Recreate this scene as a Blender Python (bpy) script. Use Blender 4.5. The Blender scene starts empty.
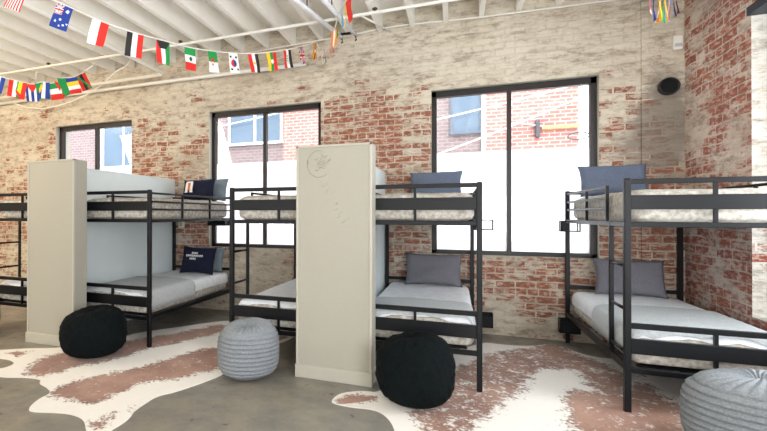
import bpy, bmesh, math, random
from mathutils import Vector, Matrix, noise as mnoise

random.seed(7)
SC = bpy.context.scene
COL = SC.collection

# ------------------------------------------------------------------ camera
F_PX, CX, CY = 452.75, 273.22, 212.627
yaw, pit, rol = [math.radians(a) for a in (22.073, 0.264, 0.08)]
fw = Vector((-math.sin(yaw)*math.cos(pit), math.cos(yaw)*math.cos(pit), math.sin(pit)))
rt = Vector((math.cos(yaw), math.sin(yaw), 0)); up = rt.cross(fw)
r2 = math.cos(rol)*rt + math.sin(rol)*up
u2 = -math.sin(rol)*rt + math.cos(rol)*up
cam = bpy.data.cameras.new('camera')
cam.sensor_width = 36; cam.sensor_fit = 'HORIZONTAL'
cam.lens = F_PX/767*36
cam.shift_x = (383.5-CX)/767
cam.shift_y = -(215.5-CY)/767
cam.clip_start = 0.05
cam_o = bpy.data.objects.new('camera', cam); COL.objects.link(cam_o)
M = Matrix(((r2.x, u2.x, -fw.x, 0), (r2.y, u2.y, -fw.y, -6.169), (r2.z, u2.z, -fw.z, 1.447), (0, 0, 0, 1)))
cam_o.matrix_world = M
SC.camera = cam_o

# ------------------------------------------------------------------ world, sun, lights, exposure
W = bpy.data.worlds.new('world'); SC.world = W; W.use_nodes = True
bg = W.node_tree.nodes['Background']
bg.inputs[0].default_value = (0.92, 0.96, 1.0, 1); bg.inputs[1].default_value = 6.0
sun = bpy.data.lights.new('sun', 'SUN'); sun.energy = 3.5; sun.angle = 0.02; sun.color = (1, .97, .92)
sun_o = bpy.data.objects.new('sun', sun); COL.objects.link(sun_o)
sun_o.rotation_euler = Vector((-0.25, 0.62, -0.80)).to_track_quat('-Z', 'Y').to_euler()

RX_ = 2.233
def area(name, loc, direction, sx, sy, energy, color):
    l = bpy.data.lights.new(name, 'AREA'); l.shape = 'RECTANGLE'; l.size = sx; l.size_y = sy
    l.energy = energy; l.color = color
    o = bpy.data.objects.new(name, l); COL.objects.link(o); o.location = loc
    o.rotation_euler = Vector(direction).to_track_quat('-Z', 'Y').to_euler()
    return o
area('warm_room_light', (-7.5, -4.6, 3.3), (-0.15, 0.75, -0.35), 4.0, 1.2, 165, (1.0, 0.80, 0.54))
area('right_opening_fill', (RX_ + .30, -2.55, 1.85), (-1, -0.05, 0.0), 1.1, 2.2, 75, (0.88, 0.95, 1.0))  # added fill light inside the closed opening, brightens the right-hand bed
area('rear_right_fill', (2.15, -6.6, 1.9), (-1, 0.5, 0.22), 2.6, 2.4, 330, (0.90, 0.96, 1.0))  # added fill light behind the camera, brightens right-facing partition sides
area('behind_camera_fill', (-2.0, -8.9, 1.9), (0, 1, 0.95), 10.0, 2.6, 430, (0.96, 0.98, 1.0))  # added broad front fill beside the windowless wall behind the camera
SC.view_settings.view_transform = 'Standard'
SC.view_settings.look = 'None'
SC.view_settings.exposure = 0.12
SC.view_settings.gamma = 1
SC.view_settings.use_curve_mapping = False
SC.cycles.use_denoising = True
SC.cycles.max_bounces = 12
SC.cycles.diffuse_bounces = 6
SC.cycles.transparent_max_bounces = 16
SC.cycles.sample_clamp_indirect = 6

# ------------------------------------------------------------------ material helpers
def srgb(r, g, b):
    def c(v):
        v /= 255
        return v/12.92 if v <= .04045 else ((v+.055)/1.055)**2.4
    return (c(r), c(g), c(b), 1)

class NT:
    def __init__(s, name):
        s.m = bpy.data.materials.new(name); s.m.use_nodes = True
        s.t = s.m.node_tree; s.n = s.t.nodes; s.l = s.t.links
        s.b = s.n['Principled BSDF']
    def new(s, typ, **kw):
        n = s.n.new(typ)
        for k, v in kw.items(): setattr(n, k, v)
        return n
    def put(s, sock, v):
        if hasattr(v, 'is_linked') or isinstance(v, bpy.types.NodeSocket): s.l.new(v, sock)
        elif isinstance(v, (tuple, list)) and sock.type == 'RGBA': sock.default_value = v if len(v) == 4 else (*v, 1)
        else: sock.default_value = v
    def math(s, op, a, b=0.0, clamp=False):
        n = s.new('ShaderNodeMath', operation=op, use_clamp=clamp)
        s.put(n.inputs[0], a); s.put(n.inputs[1], b); return n.outputs[0]
    def mix(s, f, a, b, mode='MIX'):
        n = s.new('ShaderNodeMix', data_type='RGBA', blend_type=mode)
        s.put(n.inputs[0], f); s.put(n.inputs[6], a); s.put(n.inputs[7], b); return n.outputs[2]
    def ramp(s, v, lo, hi, a=0., b=1.):
        n = s.new('ShaderNodeMapRange', clamp=True)
        s.put(n.inputs[0], v); n.inputs[1].default_value = lo; n.inputs[2].default_value = hi
        n.inputs[3].default_value = a; n.inputs[4].default_value = b; return n.outputs[0]
    def noise(s, scale, detail=4, rough=.6, vec=None, dist=0.):
        n = s.new('ShaderNodeTexNoise'); n.inputs['Scale'].default_value = scale
        n.inputs['Detail'].default_value = detail; n.inputs['Roughness'].default_value = rough
        n.inputs['Distortion'].default_value = dist
        s.l.new(vec if vec is not None else s.coord(), n.inputs['Vector']); return n.outputs['Fac']
    def coord(s):
        if not hasattr(s, '_c'): s._c = s.new('ShaderNodeTexCoord').outputs['Object']
        return s._c
    def sep(s):
        if not hasattr(s, '_s'):
            n = s.new('ShaderNodeSeparateXYZ'); s.l.new(s.coord(), n.inputs[0]); s._s = n.outputs
        return s._s
    def comb(s, x, y, z=0.):
        n = s.new('ShaderNodeCombineXYZ'); s.put(n.inputs[0], x); s.put(n.inputs[1], y); s.put(n.inputs[2], z); return n.outputs[0]
    def bump(s, h, strength=.3, dist=.01):
        n = s.new('ShaderNodeBump'); n.inputs['Strength'].default_value = strength
        n.inputs['Distance'].default_value = dist; s.l.new(h, n.inputs['Height'])
        s.l.new(n.outputs[0], s.b.inputs['Normal'])
    def base(s, c): s.put(s.b.inputs['Base Color'], c)
    def set(s, rough=.6, metal=0., spec=.5):
        s.b.inputs['Roughness'].default_value = rough; s.b.inputs['Metallic'].default_value = metal
        s.b.inputs['Specular IOR Level'].default_value = spec

_mc = {}
def simple(name, rgb, rough=.6, metal=0., spec=.5, var=.06, scale=30., bump=0., bdist=.003):
    if name in _mc: return _mc[name]
    t = NT(name); c = srgb(*rgb)
    nz = t.noise(scale, 3, .6)
    dark = tuple(v*(1-var*2) for v in c[:3]) + (1,)
    lite = tuple(min(1, v*(1+var)) for v in c[:3]) + (1,)
    t.base(t.mix(nz, dark, lite)); t.set(rough, metal, spec)
    if bump: t.bump(nz, bump, bdist)
    _mc[name] = t.m
    return t.m

def brick_mat(name, ax, blobs, brick_cols, paint_cols, bias, bw=.215, rh=.082, plaster=None, seed=0.):
    t = NT(name)
    S = t.sep(); x = S[ax]; z = S[2]
    nzd = t.noise(2.2, 2, .5)
    zz = t.math('ADD', z, t.math('MULTIPLY', t.math('SUBTRACT', nzd, .5), .05))
    vec = t.comb(x, zz, 0.)
    br = t.new('ShaderNodeTexBrick', offset=.5, offset_frequency=2, squash=.55, squash_frequency=6)
    br.inputs['Scale'].default_value = 1.; br.inputs['Brick Width'].default_value = bw
    br.inputs['Row Height'].default_value = rh; br.inputs['Mortar Size'].default_value = .009
    br.inputs['Mortar Smooth'].default_value = .35; br.inputs['Bias'].default_value = 0.
    br.inputs['Color1'].default_value = (0, 0, 0, 1); br.inputs['Color2'].default_value = (1, 1, 1, 1)
    br.inputs['Mortar'].default_value = (.5, .5, .5, 1)
    t.l.new(vec, br.inputs['Vector'])
    rnd = t.new('ShaderNodeRGBToBW'); t.l.new(br.outputs['Color'], rnd.inputs[0]); rnd = rnd.outputs[0]
    mortar = br.outputs['Fac']
    sv = t.new('ShaderNodeVectorMath', operation='ADD'); t.l.new(t.coord(), sv.inputs[0]); sv.inputs[1].default_value = (seed, seed*1.7, seed*.6)
    sv = sv.outputs[0]
    st = t.new('ShaderNodeVectorMath', operation='MULTIPLY'); t.l.new(sv, st.inputs[0]); st.inputs[1].default_value = (.45, .45, 1.25)
    st = st.outputs[0]
    n1 = t.noise(.9, 5, .62, sv); n2 = t.noise(6.5, 7, .72, st); n3 = t.noise(26, 5, .75, st)
    # coverage of the old paint
    m = t.math('ADD', t.math('MULTIPLY', n1, 1.1), t.math('MULTIPLY', n2, 1.5))
    m = t.math('ADD', m, t.math('MULTIPLY', n3, .75))
    m = t.math('ADD', m, t.math('MULTIPLY', rnd, .42))
    m = t.math('ADD', m, t.math('MULTIPLY', mortar, .30))
    m = t.math('ADD', m, t.math('MULTIPLY', t.noise(2.7, 4, .6, sv, .3), 1.3))
    m = t.math('ADD', m, bias-2.55)
    for (bx, bz, rx, rz, amp) in blobs:
        dx = t.math('DIVIDE', t.math('SUBTRACT', x, bx), rx); dz = t.math('DIVIDE', t.math('SUBTRACT', z, bz), rz)
        d = t.math('ADD', t.math('MULTIPLY', dx, dx), t.math('MULTIPLY', dz, dz))
        g = t.math('POWER', 2.718, t.math('MULTIPLY', d, -1.))
        m = t.math('ADD', m, t.math('MULTIPLY', g, amp))
    paint = t.ramp(m, -.16, .16)
    bcol = t.mix(rnd, srgb(*brick_cols[0]), srgb(*brick_cols[1]))
    bcol = t.mix(t.ramp(n2, .35, .7), bcol, srgb(*brick_cols[2]))
    mcol = t.mix(n2, srgb(150, 130, 112), srgb(196, 180, 158))
    bcol = t.mix(t.ramp(n3, .40, .55, .55, 0), bcol, srgb(112, 80, 68))
    bcol = t.mix(mortar, bcol, mcol)
    bcol = t.mix(t.ramp(n3, .50, .66, 0, .7), bcol, srgb(*paint_cols[0]))
    pcol = t.mix(t.ramp(n1, .3, .7), srgb(*paint_cols[0]), srgb(*paint_cols[1]))
    pcol = t.mix(t.ramp(n2, .52, .75, 0, .6), pcol, srgb(*paint_cols[2]))
    pcol = t.mix(t.math('MULTIPLY', mortar, .14), pcol, srgb(*paint_cols[2]))
    n4 = t.noise(10, 7, .78, st); n5 = t.noise(1.6, 6, .7, st)
    pcol = t.mix(t.ramp(n5, .48, .66, 0, .6), pcol, srgb(*paint_cols[2]))
    pcol = t.mix(t.ramp(n4, .48, .66, 0, .8), pcol, srgb(136, 116, 99))
    pcol = t.mix(t.ramp(n3, .60, .7, 0, .4), pcol, srgb(112, 88, 74))
    col = t.mix(paint, bcol, pcol)
    if plaster:
        pc, plist = plaster
        pm = t.math('MULTIPLY', n2, .9)
        pm = t.math('ADD', pm, t.math('MULTIPLY', n3, .5))
        pm = t.math('ADD', pm, t.math('MULTIPLY', n1, .6))
        pm = t.math('ADD', pm, -1.55)
        for (bx, bz, rx, rz, amp) in plist:
            dx = t.math('DIVIDE', t.math('SUBTRACT', x, bx), rx); dz = t.math('DIVIDE', t.math('SUBTRACT', z, bz), rz)
            d = t.math('ADD', t.math('MULTIPLY', dx, dx), t.math('MULTIPLY', dz, dz))
            pm = t.math('ADD', pm, t.math('MULTIPLY', t.math('POWER', 2.718, t.math('MULTIPLY', d, -1.)), amp))
        col = t.mix(t.ramp(pm, -.14, .14, 0, .78), col, t.mix(n3, srgb(*pc), srgb(*[int(v*1.25) for v in pc])))
    t.base(col); t.set(.85, 0, .3)
    h = t.math('ADD', t.math('MULTIPLY', mortar, -.7), t.math('MULTIPLY', n3, .35))
    h = t.math('ADD', h, t.math('MULTIPLY', paint, .25))
    t.bump(h, .55, .012)
    return t.m

# ------------------------------------------------------------------ mesh helpers
class MB:
    def __init__(s): s.bm = bmesh.new()
    def box(s, a, b, bev=0., seg=1, mat=0):
        lo = [min(a[i], b[i]) for i in range(3)]; hi = [max(a[i], b[i]) for i in range(3)]
        r = bmesh.ops.create_cube(s.bm, size=1)
        vs = r['verts']
        for v in vs: v.co = Vector([lo[i] + (v.co[i]+.5)*(hi[i]-lo[i]) for i in range(3)])
        fs = {f for v in vs for f in v.link_faces}
        for f in fs: f.material_index = mat
        if bev:
            es = list({e for v in vs for e in v.link_edges})
            bmesh.ops.bevel(s.bm, geom=es, offset=bev, segments=seg, profile=.5, affect='EDGES')
        return s
    def tube(s, pts, r, n=8, cap=True):
        pts = [Vector(p) for p in pts]; rings = []
        for i, p in enumerate(pts):
            d = (pts[min(i+1, len(pts)-1)]-pts[max(i-1, 0)]).normalized()
            a = d.cross(Vector((0, 0, 1)))
            if a.length < 1e-3: a = d.cross(Vector((1, 0, 0)))
            a.normalize(); b = d.cross(a)
            rr = r[i] if isinstance(r, (list, tuple)) else r
            rings.append([s.bm.verts.new(p + a*math.cos(k*2*math.pi/n)*rr + b*math.sin(k*2*math.pi/n)*rr) for k in range(n)])
        for i in range(len(rings)-1):
            for k in range(n):
                f = s.bm.faces.new((rings[i][k], rings[i][(k+1) % n], rings[i+1][(k+1) % n], rings[i+1][k])); f.smooth = True
        if cap:
            s.bm.faces.new(rings[0]); s.bm.faces.new(rings[-1])
        return s
    def quad(s, *p, mat=0):
        f = s.bm.faces.new([s.bm.verts.new(q) for q in p]); f.material_index = mat; return f
    def grid(s, nu, nv, fn, smooth=True, mat=None, closed_u=False):
        V = [[s.bm.verts.new(fn(i/nu, j/nv)) for i in range(nu if closed_u else nu+1)] for j in range(nv+1)]
        for j in range(nv):
            for i in range(nu):
                i2 = (i+1) % nu if closed_u else i+1
                try: f = s.bm.faces.new((V[j][i], V[j][i2], V[j+1][i2], V[j+1][i]))
                except ValueError: continue
                f.smooth = smooth
                if mat: f.material_index = mat((i+.5)/nu, (j+.5)/nv)
        return V
    def build(s, name, mats, parent=None, loc=None, recalc=True, smooth=None):
        if recalc: bmesh.ops.recalc_face_normals(s.bm, faces=s.bm.faces)
        me = bpy.data.meshes.new(name); s.bm.to_mesh(me); s.bm.free()
        if not isinstance(mats, (list, tuple)): mats = [mats]
        for m in mats: me.materials.append(m)
        if smooth is not None:
            for p in me.polygons: p.use_smooth = smooth
        o = bpy.data.objects.new(name, me); COL.objects.link(o)
        if parent: o.parent = parent
        if loc: o.location = loc
        return o

def tag(o, label=None, cat=None, group=None, kind=None):
    if label: o['label'] = label
    if cat: o['category'] = cat
    if group: o['group'] = group
    if kind: o['kind'] = kind
    return o
def empty(name, loc, rz=0.):
    o = bpy.data.objects.new(name, None); COL.objects.link(o); o.location = loc
    o.rotation_euler = (0, 0, rz); o.empty_display_size = .1; return o
def copy_tree(o, parent=None):
    c = o.copy(); COL.objects.link(c)
    if parent: c.parent = parent
    for ch in list(o.children): copy_tree(ch, c)
    return c
def nz(x, y, z): return mnoise.noise(Vector((x, y, z)))

# ------------------------------------------------------------------ room shell
WY = -0.08           # front face of the window wall
RX = 2.233           # face of the right wall
XL, YB = -11.0, -9.0
DECK = 4.14; JB = 3.87
WIN = [(-6.70, -5.01), (-3.535, -1.755), (-0.30, 1.482)]
WZ0, WZ1 = 0.955, 3.03

m_back = brick_mat('old_painted_brick', 0,
    [(-1.0, 1.85, .75, 1.15, -.36), (-1.0, 2.75, .8, .35, -.18), (-4.2, 2.15, .75, .75, -.26), (-3.2, 3.3, 1.6, .16, -.2), (-8.0, 1.7, 1.5, 1.0, -.12), (0.6, .72, 1.6, .40, -.36), (-3.75, 1.15, .25, .40, -.40), (-1.75, .7, .45, .25, -.3), (.6, .15, 1.5, .16, .15), (-1.0, 4.02, 9.0, .16, .7),
     (1.75, 1.6, .34, 1.1, -.34), (2.1, 1.35, .22, .75, -.42), (-1.5, 3.45, 6.0, .38, .42), (.9, 3.4, 1.2, .4, .3), (-4.2, 2.95, 1.0, .2, -.05)],
    [(146, 82, 60), (182, 112, 86), (150, 106, 88)], [(216, 208, 192), (203, 194, 177), (168, 154, 137)], .18,
    plaster=((112, 104, 96), [(2.08, 2.45, .28, .65, .95), (1.72, 2.1, .22, .45, .42), (1.9, 3.8, .5, .3, .5)]), seed=3.1)
m_right = brick_mat('exposed_red_brick', 1,
    [(-.25, 2.7, .2, 1.2, .15), (-.45, 1.35, .16, .14, .5), (-.75, .95, .12, .2, .45), (-.45, 2.35, .14, .12, .4), (-.8, 1.9, .16, .1, .4), (-.5, 3.0, .12, .12, .35), (-1.05, 2.2, .16, .5, .15), (-.6, 1.0, .9, .55, -.35)],
    [(164, 90, 74), (200, 122, 100), (176, 120, 108)], [(232, 222, 210), (208, 194, 182), (180, 156, 144)], -.05, bw=.24, rh=.088, seed=8.3)
m_jamb = brick_mat('white_painted_brick', 0, [], [(170, 80, 60), (196, 106, 80), (190, 120, 100)], [(232, 228, 220), (226, 222, 214), (206, 198, 188)], .38, seed=1.3)
m_white = simple('white_paint', (236, 232, 224), .55, var=.04, scale=6)
m_cool = simple('cool_white_paint', (226, 236, 238), .5, var=.02, scale=6)
m_ceil = simple('ceiling_white_paint', (246, 244, 238), .6, var=.05, scale=4)
m_plaster = simple('cream_wall_plaster', (168, 164, 151), .6, var=.025, scale=60, bump=.25, bdist=.004)
m_trimpaint = simple('cream_trim_paint', (180, 176, 163), .5, var=.02, scale=20)

def concrete():
    t = NT('stained_concrete')
    n1 = t.noise(.8, 5, .6); n2 = t.noise(4.5, 6, .65); n3 = t.noise(38, 3, .6)
    c = t.mix(t.ramp(n1, .3, .7), srgb(138, 135, 127), srgb(152, 141, 122))
    c = t.mix(t.ramp(n2, .35, .68), c, srgb(122, 120, 115))
    c = t.mix(t.ramp(n3, .6, .75, 0, .4), c, srgb(182, 172, 156))
    n4 = t.noise(9, 2, .5)
    c = t.mix(t.ramp(n4, .70, .74, 0, .7), c, srgb(78, 62, 50))
    t.base(c); t.set(.38, 0, .5)
    t.l.new(t.ramp(n2, .3, .7, .26, .5), t.b.inputs['Roughness'])
    t.bump(n3, .06, .004)
    return t.m

b = MB(); b.box((XL-.4, YB-.4, -.2), (RX+2.2, .3, 0)); fl = b.build('floor', concrete()); tag(fl, kind='structure')

# window wall: quads around the openings, with reveals
def wall_with_holes(xs, zs, holes, yf, yb, swap=False):
    b = MB()
    def P(x, y, z): return (y, x, z) if swap else (x, y, z)
    def inh(x0, x1, z0, z1):
        return any(x0 >= h[0]-1e-6 and x1 <= h[1]+1e-6 and z0 >= h[2]-1e-6 and z1 <= h[3]+1e-6 for h in holes)
    for i in range(len(xs)-1):
        for j in range(len(zs)-1):
            if inh(xs[i], xs[i+1], zs[j], zs[j+1]): continue
            for y in (yf, yb): b.quad(P(xs[i], y, zs[j]), P(xs[i+1], y, zs[j]), P(xs[i+1], y, zs[j+1]), P(xs[i], y, zs[j+1]))
    for h in holes:
        for x in h[:2]: b.quad(P(x, yf, h[2]), P(x, yb, h[2]), P(x, yb, h[3]), P(x, yf, h[3]), mat=1)
        for z in h[2:]: b.quad(P(h[0], yf, z), P(h[1], yf, z), P(h[1], yb, z), P(h[0], yb, z), mat=1)
    x0, x1, z0, z1 = xs[0], xs[-1], zs[0], zs[-1]
    for x in (x0, x1): b.quad(P(x, yf, z0), P(x, yb, z0), P(x, yb, z1), P(x, yf, z1))
    for z in (z0, z1): b.quad(P(x0, yf, z), P(x1, yf, z), P(x1, yb, z), P(x0, yb, z))
    bmesh.ops.remove_doubles(b.bm, verts=b.bm.verts, dist=1e-5)
    return b
xs = [XL]+[v for w in WIN for v in w]+[RX+.45]
b = wall_with_holes(xs, [0, WZ0, WZ1, DECK], [(w[0], w[1], WZ0, WZ1) for w in WIN], WY, .24)
wb = b.build('wall_back', [m_back, m_trimpaint]); tag(wb, kind='structure')
# masonry pier that thickens the right-hand end of the window wall
b = MB(); b.box((1.864, WY-.025, 0), (RX, WY+.02, DECK)); pr = b.build('pier', m_back, wb)
# right wall with a deep opening
OP = (-3.2, -1.275, .62, 3.10)
b = wall_with_holes([YB, OP[0], OP[1], WY], [0, OP[2], OP[3], DECK], [OP], RX, RX+.45, swap=True)
wr = b.build('wall_right', [m_right, m_jamb]); tag(wr, kind='structure')
b = MB(); b.box((RX+.38, OP[0]-.1, OP[2]-.1), (RX+.45, OP[1]+.1, OP[3]+.1)); b.build('opening_light_block', m_jamb, wr)  # added unseen panel, blocks outside light that would wash out the jamb
b = MB(); b.box((RX-.03, OP[0]-.15, OP[3]-.02), (RX+.4, OP[1]+.0, OP[3]+.05)); b.build('lintel', simple('blue_black_steel', (44, 52, 66), .5), wr)
b = MB(); b.box((RX-.05, OP[0]-.1, OP[3]+.05), (RX+.02, OP[1]-.12, OP[3]+.14)); b.build('timber_plate', simple('raw_timber', (196, 140, 84), .6), wr)

b = wall_with_holes([XL-.3, RX+.45], [0, DECK], [], YB-.3, YB); wf = b.build('wall_front', [m_white, m_white]); tag(wf, kind='structure')
b = wall_with_holes([YB, .24], [0, DECK], [], XL, XL-.3, swap=True); wl = b.build('wall_left', [m_white, m_white]); tag(wl, kind='structure')
# ceiling deck and joists
b = MB(); b.box((XL, YB, DECK), (RX+.45, .24, DECK+.12)); ce = b.build('ceiling', m_ceil); tag(ce, kind='structure')
x = 1.90; k = 0
while x > XL+.2:
    b = MB(); w = .028
    b.box((x-w, YB, JB + .008*math.sin(k*2.3)), (x+w, WY+.05, DECK+.01))
    b.build('joist', m_ceil, ce); x -= .405; k += 1

# ------------------------------------------------------------------ windows
m_frame = simple('dark_bronze_aluminium', (38, 34, 33), .4, .3, .5, var=.05)
def glass_mat():
    t = NT('window_glass')
    tr = t.new('ShaderNodeBsdfTransparent'); gl = t.new('ShaderNodeBsdfGlossy'); gl.inputs['Roughness'].default_value = .02
    nzv = t.noise(3., 2, .5)
    t.l.new(t.mix(nzv, (.90, .94, .96, 1), (.95, .97, .98, 1)), tr.inputs[0])
    mx = t.new('ShaderNodeMixShader'); mx.inputs[0].default_value = .05
    t.l.new(tr.outputs[0], mx.inputs[1]); t.l.new(gl.outputs[0], mx.inputs[2])
    t.l.new(mx.outputs[0], t.n['Material Output'].inputs[0]); return t.m
def film_mat():
    t = NT('frosted_white_film')
    tl = t.new('ShaderNodeBsdfTranslucent'); df = t.new('ShaderNodeBsdfDiffuse')
    nzv = t.noise(1.2, 2, .5)
    c = t.mix(nzv, (.93, .93, .94, 1), (.97, .97, .97, 1))
    t.l.new(c, tl.inputs[0]); df.inputs[0].default_value = (.85, .85, .86, 1)
    mx = t.new('ShaderNodeMixShader'); mx.inputs[0].default_value = .12
    t.l.new(tl.outputs[0], mx.inputs[1]); t.l.new(df.outputs[0], mx.inputs[2])
    t.l.new(mx.outputs[0], t.n['Material Output'].inputs[0]); return t.m
m_glass, m_film = glass_mat(), film_mat()
for i, (x0, x1) in enumerate(WIN):
    root = empty('window_%d' % (i+1), ((x0+x1)/2, 0, WZ0)); tag(root, kind='structure')
    L = lambda x, y, z: (x-(x0+x1)/2, y, z-WZ0)
    mid = (x0+x1)/2; fwid = .062
    b = MB()
    b.box(L(x0, 0, WZ0), L(x0+fwid, .09, WZ1), .004); b.box(L(x1-fwid, 0, WZ0), L(x1, .09, WZ1), .004)
    b.box(L(x0, 0, WZ0), L(x1, .09, WZ0+.05), .004); b.box(L(x0, 0, WZ1-.075), L(x1, .09, WZ1), .004)
    b.build('frame', m_frame, root)
    b = MB(); b.box(L(mid-.024, 0.004, WZ0+.05), L(mid+.024, .086, WZ1-.075), .003); b.build('mullion', m_frame, root)
    FZ = 2.235
    for (a, c) in ((x0+fwid, mid-.024), (mid+.024, x1-fwid)):
        b = MB(); b.box(L(a, .04, WZ0+.05), L(c, .046, WZ1-.075)); p = b.build('pane', m_glass, root)
        b = MB(); b.quad(L(a, .050, WZ0+.05), L(c, .050, WZ0+.05), L(c, .050, FZ), L(a, .050, FZ)); b.build('frosted_film', m_film, p, recalc=False)

# ------------------------------------------------------------------ outside: the building across the street
def ext_brick(name, c1, c2, mo):
    t = NT(name); S = t.sep()
    br = t.new('ShaderNodeTexBrick'); br.inputs['Scale'].default_value = 1; br.inputs['Brick Width'].default_value = .24
    br.inputs['Row Height'].default_value = .095; br.inputs['Mortar Size'].default_value = .012
    br.inputs['Color1'].default_value = srgb(*c1); br.inputs['Color2'].default_value = srgb(*c2); br.inputs['Mortar'].default_value = srgb(*mo)
    t.l.new(t.comb(S[0], S[2]), br.inputs['Vector'])
    t.base(t.mix(t.math('MULTIPLY', t.noise(5, 4), .35), br.outputs['Color'], srgb(*mo))); t.set(.9, 0, .2); return t.m
EY = 7.0
b = MB(); b.box((-24, .4, -1.25), (14, EY, -1.05)); g = b.build('ground', simple('pale_asphalt', (190, 188, 185), .9)); tag(g, kind='structure')
bd = empty('building', (-6, EY, -1.05))
tag(bd, 'sunlit brick building with large windows seen across the street through the panes', 'building')
BL = lambda x, y, z: (x+6, y-EY, z+1.05)
b = MB(); b.box(BL(.667, EY, -1.05), BL(2.79, EY+5, 9)); b.box(BL(-5.0, EY, -1.05), BL(-2.2, EY+5, 9)); b.build('brick_wall', ext_brick('sunny_pink_brick', (150, 76, 66), (168, 98, 86), (176, 156, 150)), bd)
b = MB(); b.box(BL(-2.2, EY+.03, -1.05), BL(.6, EY+5, 9)); b.box(BL(-24, EY+.03, -1.05), BL(-5.0, EY+5, 9)); b.build('grey_brick_wall', ext_brick('grey_mauve_brick', (104, 82, 84), (118, 98, 98), (138, 126, 124)), bd)
m_eg = simple('street_window_glass', (66, 86, 106), .12, 0, .6, var=.2, scale=1.5)
m_ew = simple('white_facade_trim', (240, 240, 240), .6)
def ext_window(x0, x1, z0, z1, nx):
    b = MB(); t_ = .07
    b.box(BL(x0-t_, EY-.03, z0-t_), BL(x0, EY+.05, z1+t_)); b.box(BL(x1, EY-.03, z0-t_), BL(x1+t_, EY+.05, z1+t_))
    b.box(BL(x0, EY-.03, z1), BL(x1, EY+.05, z1+t_)); b.box(BL(x0-.1, EY-.08, z0-t_), BL(x1+.1, EY+.05, z0))
    for k in range(1, nx):
        xx = x0+(x1-x0)*k/nx; b.box(BL(xx-.04, EY-.02, z0), BL(xx+.04, EY+.05, z1))
    f = b.build('street_window', m_ew if nx > 1 else simple('slate_window_trim', (72, 80, 96), .6), bd)
    b = MB(); b.box(BL(x0, EY+.0, z0), BL(x1, EY+.04, z1)); b.build('glazing', m_eg, f)
ext_window(-.10, .55, 3.68, 5.3, 1)
ext_window(-6.85, -5.10, 3.75, 5.2, 2)
ext_window(-12.1, -10.3, 3.2, 5.0, 2)
b = MB(); b.box(BL(.60, EY-.09, -1.05), BL(.70, EY-.01, 9), .01); b.build('downpipe', m_ew, bd)
b = MB(); b.box(BL(-12.32, EY-.09, -1.05), BL(-12.16, EY-.01, 9), .01); b.build('downpipe', m_ew, bd)
b = MB(); b.tube([BL(1.25, EY-.1, 3.0), BL(1.25, EY-.1, 3.72), BL(1.30, EY-.1, 3.80), BL(1.45, EY-.1, 3.80), BL(2.0, EY-.1, 3.68)], .022); b.build('conduit', simple('grey_conduit', (176, 182, 190), .5), bd)
b = MB(); b.box(BL(1.84, EY-.14, 3.40), BL(1.94, EY-.01, 3.86), .02); b.build('meter_box', simple('dark_meter', (66, 62, 66), .6), bd)
b = MB(); b.box(BL(1.98, EY-.12, 3.60), BL(2.8, EY-.03, 3.68), .01); b.build('orange_beam', simple('orange_paint', (206, 150, 90), .6), bd)
b = MB(); b.tube([BL(2.75+.22*math.cos(a/10*6.283), EY-.16-.05*math.cos(a/10*6.283), 3.38+.09*math.sin(a/10*6.283)) for a in range(11)], .018); b.build('wire_loop', simple('dark_wire', (70, 74, 84), .6), bd)
m_cable = simple('pale_street_cable', (235, 235, 238), .6)
for p, q in (((-2.5, 6.93, 3.74), (3.2, 6.93, 4.75)), ((-1.2, 6.93, 2.86), (3.5, 6.93, 4.62)), ((-8.6, 6.93, 4.2), (-3.5, 6.93, 4.85))):
    P, Q = Vector(BL(*p)), Vector(BL(*q)); b = MB()
    b.tube([P.lerp(Q, s/12)-Vector((0, .15*math.sin(math.pi*s/12), .08*math.sin(math.pi*s/12))) for s in range(13)], .018, 6)
    b.build('overhead_cable', m_cable, bd)

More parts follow.
